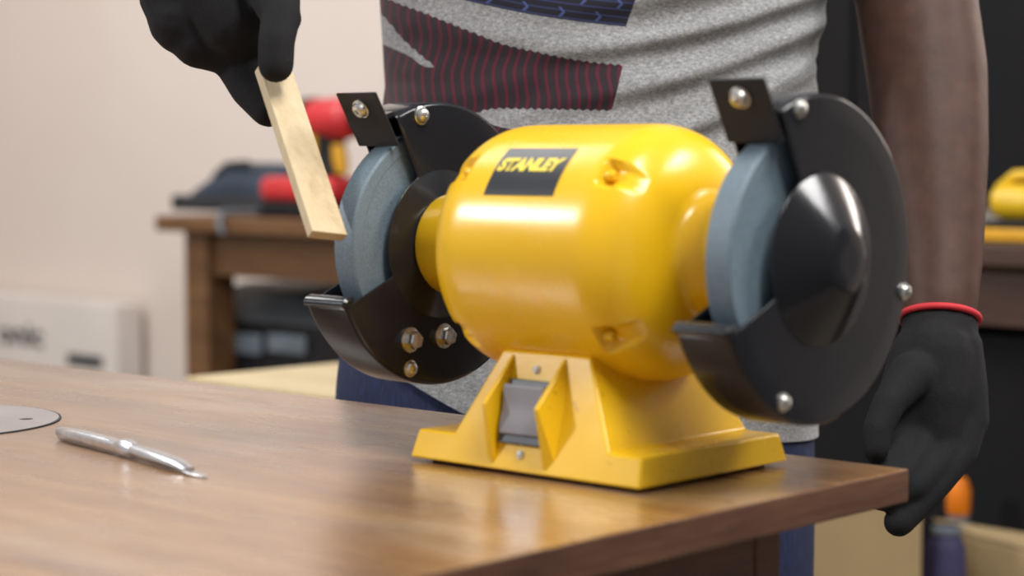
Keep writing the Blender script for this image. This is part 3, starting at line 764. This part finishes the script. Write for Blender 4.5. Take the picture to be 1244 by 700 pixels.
# cordless drill standing on its battery
dp = at_y(392, 250, 1.70); sc = 1.0
dr = empty('cordless_drill', (dp.x, 1.70, BZ), 'red, black and yellow cordless drill standing on the workbench', 'drill')
DM = mat4((dp.x, 1.70, BZ), Matrix.Identity(3))
bm = bmesh.new(); box(bm, (-.140, -.045, .029), (.07, .045, .078), DM); bt = fin('battery', bm, M['red'], dr, bev=.018, seg=4)
bm = bmesh.new(); box(bm, (-.150, -.047, .0), (.080, .047, .030), DM); fin('battery_base', bm, M['blackmat'], bt, bev=.006)
def ovr(cx, cz, a, b, n=20, y=0): return [DM @ V((cx + a * math.cos(2 * math.pi * k / n), y + b * math.sin(2 * math.pi * k / n), cz)) for k in range(n)]
bm = bmesh.new(); loft(bm, [ovr(-.01, .074, .066, .034), ovr(.0, .10, .052, .028), ovr(.008, .13, .046, .026), ovr(.015, .17, .050, .028)]); fin('handle', bm, M['blackmat'], dr)
bm = bmesh.new(); loft(bm, [ovr(-.012, .085, .013, .014, y=-.022), ovr(-.008, .11, .019, .014, y=-.022), ovr(-.002, .155, .017, .014, y=-.022)]); fin('grip_inlay', bm, M['amber'], dr)
bm = bmesh.new(); loft(bm, [ovr(.068, .085, .012, .012, y=-.01), ovr(.062, .11, .016, .015, y=-.01), ovr(.058, .14, .014, .014, y=-.01)]); fin('side_grip', bm, M['amber'], dr)
bm = bmesh.new(); lathe(bm, [(0, -.075), (.026, -.072), (.036, -.06), (.040, 0), (.041, .05), (.036, .075), (.024, .085), (0, .085)], 24, mat4(DM @ V((.01, 0, .188)), frame(V((1, 0, 0))))); fin('motor_casing', bm, M['red'], dr)
bm = bmesh.new(); lathe(bm, [(.038, -.047), (.0415, -.044), (.0425, -.022), (.040, -.018)], 24, mat4(DM @ V((.0, 0, .188)), frame(V((1, 0, 0))))); fin('casing_band', bm, M['blackmat'], dr)
bm = bmesh.new(); lathe(bm, [(0, .08), (.022, .08), (.024, .10), (.018, .125), (.008, .13), (.004, .15), (0, .15)], 20, mat4(DM @ V((.01, 0, .188)), frame(V((1, 0, 0))))); fin('chuck', bm, M['blackmat'], dr)
bm = bmesh.new(); box(bm, (.035, -.008, .125), (.05, .008, .155), DM); fin('trigger', bm, M['red'], dr, bev=.003)

# dark case under the bench
c0, c1 = at_y(252, 430, 1.66), at_y(430, 430, 1.66)
ck = empty('equipment_case', ((c0.x + c1.x) / 2, 1.82, -.309), 'dark grey equipment case on the shelf under the workbench', 'case')
zt = at_y(300, 345, 1.7).z; zm = at_y(300, 392, 1.66).z
bm = bmesh.new(); loft(bm, [ring(c0.x, c1.x, 1.66, 2.0, -.308), ring(c0.x, c1.x, 1.66, 2.0, zm)]); fin('case_body', bm, M['blackmat'], ck, bev=.006)
bm = bmesh.new(); loft(bm, [ring(c0.x + .002, c1.x - .002, 1.655, 2.0, zm + .001), ring(c0.x + .01, c1.x - .01, 1.70, 1.98, zt - .01), ring(c0.x + .03, c1.x - .03, 1.74, 1.96, zt)]); fin('case_lid', bm, M['casegrey'], ck, bev=.008)
for a, b in ((258, 283), (287, 318), (326, 372)):
    p0, p1 = at_y(a, 405, 1.655), at_y(b, 432, 1.655); bm = bmesh.new(); box(bm, (p0.x, 1.650, p1.z), (p1.x, 1.659, p0.z)); fin('front_panel', bm, M['casepanel'], ck, bev=.003)

# plank on a dark chest beyond the table
cz = -.105
st = empty('tool_chest', (-1.05, .95, FLOOR), 'low black chest behind the table under a pale plank', 'chest')
qa, qb = P(318, 478, 2.55), P(470, 478, 2.55)
bm = bmesh.new(); box(bm, (qa.x, qa.y + .02, FLOOR), (qa.x + .5, qa.y + .38, cz - .024)); fin('chest_body', bm, M['board'], st, smooth=False, bev=.004)
bm = bmesh.new(); box(bm, (qa.x - .006, qa.y + .014, cz - .023), (qa.x + .506, qa.y + .386, cz)); fin('chest_lid', bm, M['board'], st, smooth=False, bev=.004)
def onz(px, py, z):
    d = FW + RT * ((px - 622) / FPX) - UP * ((py - 350) / FPX); return CAM + d * ((z - CAM.z) / d.z)
zt2 = cz + .019
quad = [onz(222, 457, zt2), onz(300, 447, zt2)]
k0 = onz(224, 458, zt2); k1 = onz(372, 478, zt2); kx = (k1 - k0).normalized(); ky = V((-kx.y, kx.x, 0))
bm = bmesh.new(); rg = [k0, k0 + kx * .75, k0 + kx * .75 + ky * .24, k0 + ky * .24]
loft(bm, [[V((p.x, p.y, cz + .001)) for p in rg], [V((p.x, p.y, zt2)) for p in rg]]); tag(fin('plank', bm, M['plank'], None, smooth=False, bev=.002), 'pale wooden plank lying on the black chest beyond the table', 'plank')

# white carton by the wall
e0, e1 = at_y(-120, 372, 2.10), at_y(141, 372, 2.10)
ct = empty('carton', ((e0.x + e1.x) / 2, 2.14, FLOOR), 'tall white printed carton standing by the wall', 'carton')
bm = bmesh.new(); box(bm, (e0.x, 2.10, FLOOR), (e1.x, 2.18, e1.z)); fin('carton_box', bm, M['carton'], ct, smooth=False, bev=.004)
for s in (0, 1):
    bm = bmesh.new(); box(bm, (e0.x + .004, 2.102 + .04 * s, e1.z), (e1.x - .004, 2.10 + .038 + .04 * s, e1.z + .004)); fin('flap', bm, M['carton'], ct, smooth=False)
me = textmesh('lettering', 'onic', .075, M['ink'], 0, .002)
q0, q1 = at_y(-2, 417, 2.0985), at_y(52, 399, 2.0985)
bx = [v.co.x for v in me.vertices]; by = [v.co.y for v in me.vertices]
for v in me.vertices:
    u = (v.co.x - min(bx)) / (max(bx) - min(bx)); h_ = (v.co.y - min(by)) / (max(by) - min(by)); v.co = V((q0.x + (q1.x - q0.x) * u, 2.0985, q0.z + (q1.z - q0.z) * h_ * 1.15))
bx = None
link('lettering', me, None, ct, smooth=False)
p0, p1 = at_y(82, 443, 2.099), at_y(124, 434, 2.099)
bm = bmesh.new(); box(bm, (p0.x, 2.0985, p0.z), (p1.x, 2.0999, p1.z)); fin('printed_strip', bm, M['ink'], ct, smooth=False)

# yellow power tool at the right end of the bench
yt = at_y(1236, 286, 1.68)
pt = empty('power_tool', (yt.x, 1.68, BZ), 'yellow power tool with arched handle at the right of the workbench', 'power tool')
bm = bmesh.new(); lathe(bm, [(0, -.07), (.02, -.066), (.026, -.05), (.027, .03), (.022, .07), (0, .075)], 24, mat4((yt.x + .035, 1.68, BZ + .055), frame(V((1, .15, 0))))); fin('motor_body', bm, M['toolyellow'], pt)
bm = bmesh.new(); tube(bm, [(yt.x - .03, 1.68, BZ + .05), (yt.x - .028, 1.68, BZ + .075), (yt.x - .005, 1.68, BZ + .093), (yt.x + .05, 1.682, BZ + .096), (yt.x + .1, 1.684, BZ + .08), (yt.x + .105, 1.685, BZ + .06)], .0085, 10); fin('handle', bm, M['toolyellow'], pt)
bm = bmesh.new(); box(bm, (yt.x - .035, 1.64, BZ + .020), (yt.x + .12, 1.72, BZ + .030)); fin('gasket', bm, M['blackmat'], pt, bev=.003)
bm = bmesh.new(); box(bm, (yt.x - .04, 1.635, BZ), (yt.x + .125, 1.725, BZ + .019)); fin('sole_plate', bm, M['amber'], pt, bev=.004)
bm = bmesh.new(); lathe(bm, [(.0268, -.012), (.0285, -.01), (.0285, .006), (.0268, .008)], 24, mat4((yt.x + .055, 1.683, BZ + .055), frame(V((1, .15, 0))))); fin('vent_band', bm, M['blackmat'], pt)

# boxes and clutter on the floor right of the table
def carton(name, corners, z1, label, flap=True):
    c = sum(corners, V((0, 0, 0))) / 4
    e = empty(name, (c.x, c.y, FLOOR), label, 'box')
    bm = bmesh.new(); loft(bm, [[V((p.x, p.y, FLOOR)) for p in corners], [V((p.x, p.y, z1)) for p in corners]]); fin('box_body', bm, M['cardboard'], e, smooth=False, bev=.004)
    a, b, c_, d = corners
    for (p, q, r, s) in ((a, b, b.lerp(c_, .49), a.lerp(d, .49)), (a.lerp(d, .51), b.lerp(c_, .51), c_, d)):
        bm = bmesh.new(); loft(bm, [[V((t.x, t.y, z1 + .0005)) for t in (p, q, r, s)], [V((t.x, t.y, z1 + .005)) for t in (p, q, r, s)]]); fin('flap', bm, M['cardboard'], e, smooth=False)
    return e
za = P(1050, 612, 2.5).z
a, b = P(965, 612, 2.5), P(1121, 612, 2.5); a.z = b.z = 0
carton('cardboard_box', [a, b, b + FH * .22, a + FH * .22], za, 'tan cardboard box on the floor beside the table leg')
a, b = P(1186, 655, 2.62), P(1330, 640, 2.45); a.z = b.z = 0
zb = P(1180, 655, 2.62).z
a2 = a + FH * .12 - RH * .03
carton('cardboard_box', [a, b, b + FH * .14, a2], zb, 'tan cardboard box at the far right with a slanting side')
# navy sack between the boxes
s0 = P(1150, 640, 2.56); sk = empty('sack', (s0.x, s0.y, FLOOR), 'navy sack squeezed between the two cardboard boxes', 'sack')
rings = []
for z, r in ((FLOOR + .002, .02), (FLOOR + .03, .032), (FLOOR + .2, .032), (s0.z - .1, .031), (s0.z - .03, .027), (s0.z, .017)):
    rings.append([V((s0.x, s0.y, z)) + RH * (r * math.cos(t) * (.9 + .1 * math.sin(5 * t))) + FH * (r * .9 * math.sin(t)) for t in [2 * math.pi * k / 24 for k in range(24)]])
bm = bmesh.new(); loft(bm, rings); fin('sack_body', bm, M['bluebag'], sk, sharp=None)
bm = bmesh.new(); lathe(bm, [(.016, -.004), (.020, 0), (.020, .006), (.016, .01)], 20, Matrix.Translation(V((s0.x, s0.y, s0.z - .008)))); fin('tie', bm, M['casepanel'], sk)
# orange-capped grey bottle standing behind
ob = P(1164, 625, 2.80); bt = empty('spray_bottle', (ob.x, ob.y, FLOOR), 'tall grey bottle with bright orange cap behind the cardboard boxes', 'bottle')
zc = P(1160, 604, 2.80).z
bm = bmesh.new(); lathe(bm, [(0, FLOOR), (.030, FLOOR), (.033, FLOOR + .01), (.033, zc - .13), (.029, zc - .08), (.016, zc - .035), (.014, zc - .015), (0, zc - .015)], 28, Matrix.Translation(V((ob.x, ob.y, 0)))); fin('bottle_body', bm, M['casepanel'], bt)
bm = bmesh.new(); lathe(bm, [(0, zc - .03), (.013, zc - .03), (.0165, zc - .02), (.017, zc + .01), (.012, zc + .026), (0, zc + .03)], 20, Matrix.Translation(V((ob.x, ob.y, 0)))); fin('cap', bm, M['orange'], bt)
